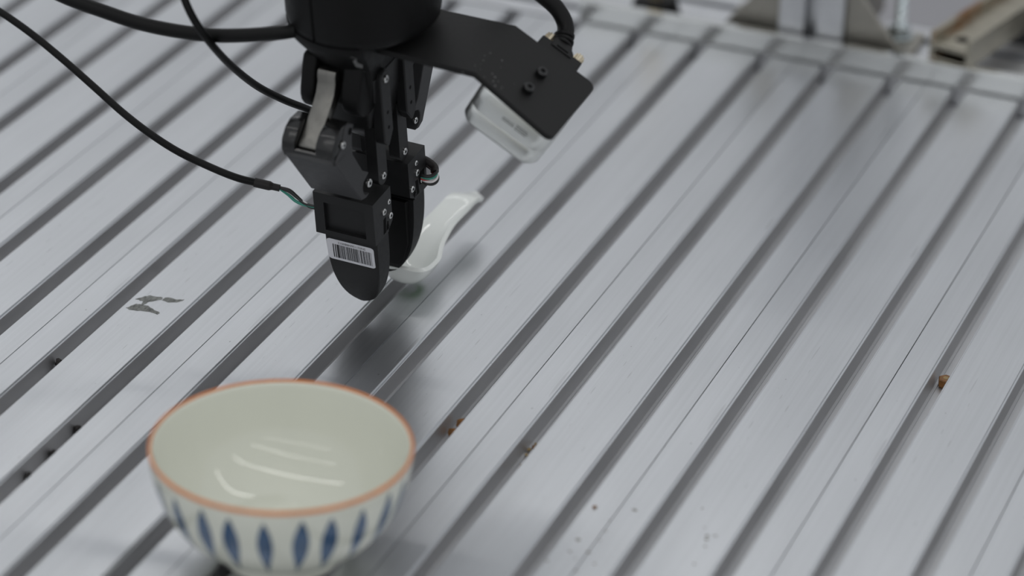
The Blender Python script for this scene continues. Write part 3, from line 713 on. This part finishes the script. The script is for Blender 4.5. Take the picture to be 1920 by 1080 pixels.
def petal(wmax, zt, zb, belly, lean):
    bm = bmesh.new(); rows = []; n = 16
    for i in range(n + 1):
        t = i / n; z = zt + (zb - zt) * t
        w = wmax * (math.sin(math.pi * min(1, t / (2 * belly))) ** .8 if t < belly else (.5 + .5 * math.cos(math.pi * min(1, (t - belly) / (1 - belly)))) ** 1.0)
        w = max(w, .06); r = r_out(z) + .00012
        rows.append([bm.verts.new((r * math.cos(a), r * math.sin(a), z * mm)) for a in [(w * q + lean * (t - .5)) * mm / r for q in (-1, -.5, 0, .5, 1)]])
    for a, b in zip(rows, rows[1:]):
        for i in range(4): bm.faces.new((a[i], a[i + 1], b[i + 1], b[i]))
    return bm
kinds = []
for j, a in enumerate(((3.6, 49.6, 13.5, .36, 0), (3.3, 49.2, 14, .36, .8), (3.6, 50.2, 15, .38, -.6))):
    kinds.append(link('painted_teardrop', petal(*a), M['blue'], bowl, True, 60))
for k in range(24):
    o = kinds[k] if k < 3 else copy_of(kinds[k % 3], bowl)
    o.rotation_euler = (0, 0, math.radians(15 * k + 3.2 + (k * 37 % 7 - 3) * .35))

# ------------------------------------------------------------------ debris in the grooves
def lump(name, x, y, z, sx, sy, sz, m, label, seed, sub=2, group=None):
    rn = random.Random(seed); bm = bmesh.new(); bmesh.ops.create_icosphere(bm, subdivisions=sub, radius=1)
    for v in bm.verts:
        k = 1 + rn.uniform(-.28, .28); v.co = Vector((v.co.x * sx * k, v.co.y * sy * k, v.co.z * sz * k)) * mm
    lo = min(v.co.z for v in bm.verts)
    bmesh.ops.translate(bm, verts=bm.verts[:], vec=(0, 0, -lo))
    o = link(name, bm, M[m] if isinstance(m, str) else m); o.location = (x, y, z); o.rotation_euler = (0, 0, rn.uniform(0, 6))
    return tag(o, label, 'debris', group)
FZ = -DP + .00005
lump('crumb', .0432, 1.1995, FZ, 1.9, 2.6, 2.6, 'crumb', 'largest black crumb in the groove at left, below the grey smudge', 1)
lump('crumb', .0828, 1.1462, FZ, 1.5, 2.2, 2.4, 'crumb', 'black crumb in the left groove, uppermost of three near the bowl', 2)
lump('crumb', .0828, 1.1222, FZ, 1.7, 2.3, 2.6, 'crumb', 'black crumb in the left groove, middle of three near the bowl', 3)
lump('crumb', .0826, 1.1000, FZ, 1.4, 2.0, 2.4, 'crumb', 'black crumb in the left groove, lowest of three near the bowl', 4)
lump('crumb', .0462, 1.3155, FZ, .9, 1.3, 1.0, 'crumb', 'tiny black crumb at the groove edge above the grey smudge', 5)
def flake(x, y, z, s, label, seed, m='chip'):
    rn = random.Random(seed); bm = bmesh.new(); pts = [(math.cos(a) * s * rn.uniform(.6, 1.1), math.sin(a) * s * rn.uniform(.6, 1.1)) for a in [i * 2 * math.pi / 7 for i in range(7)]]
    prism(bm, pts, 0, .5, 'xvz')
    for v in bm.verts: v.co.z += .25 * abs(v.co.x)
    o = link('dry_flake', bm, M[m]); o.location = (x, y, z); o.rotation_euler = (rn.uniform(.8, 1.2), rn.uniform(-.3, .3), rn.uniform(-.6, .3))
    lo = min((o.rotation_euler.to_matrix() @ v.co).z for v in o.data.vertices); o.location.z = z - lo
    return tag(o, label, 'debris')
flake(.2450, 1.2280, FZ, 3.6, 'orange-brown dried flake in the groove right of the bowl, upper of two', 3)
flake(.2446, 1.2190, FZ, 3.2, 'darker brown dried flake in the groove right of the bowl, lower of two', 8)
CH = ['largest brown chaff bit on the right edge of the cluster', 'tiny tan chaff bit at the very top of the cluster', 'tan chaff bit in the middle of the cluster', 'small tan chaff bit just below the middle of the cluster', 'brown chaff bit third from the bottom of the cluster', 'smallest tan chaff bit low in the cluster', 'large tan chaff bit, left edge of the cluster', 'tiny brown chaff bit, lowest of the cluster']
for i, (x, y, s, m_) in enumerate(((.2846, 1.2235, 1.6, 'chip'), (.2830, 1.2280, .8, 'husk'), (.2832, 1.2160, 1.0, 'husk'), (.2846, 1.2115, .8, 'husk'), (.2850, 1.2035, 1.1, 'chip'), (.2838, 1.2070, .7, 'husk'), (.2822, 1.2210, 1.2, 'husk'), (.2855, 1.1960, .7, 'chip'))):
    lump('chaff_bit', x, y, FZ, s, s * 1.4, s * .7, m_, CH[i] + ' in the groove', 20 + i, 1, 'chaff bits in the middle groove')
bm = bmesh.new()
cyl(bm, (0, 0, 0), (0, 0, .0046), .0040, 6, chamfer=.0005)
nut = link('hex_nut', bm, M['chip']); nut.location = (.4462, 1.3655, FZ); nut.rotation_euler = (0, 0, .3); tag(nut, 'small rusty brown nut lying in the far right groove', 'nut')
bm = bmesh.new(); cyl(bm, (0, 0, .00458), (0, 0, .0047), .0015, 12); link('bore', bm, M['husk'], nut)
for i, (x, y, s, lb) in enumerate(((.3345, 1.1690, 1.0, 'tiny reddish brown crumb beside the seam in the lower middle'), (.4330, 1.2260, .7, 'tiny grey-brown crumb at the groove edge, lower right'))):
    lump('crumb', x, y, .00005 if i == 0 else -ST, s, s * 1.3, s * .5, 'chip', lb, 50 + i, 1)
lump('crumb', .2878, 1.3020, FZ, .9, .9, .8, 'crumb', 'tiny black crumb at the groove edge in the middle of the table', 61, 1)
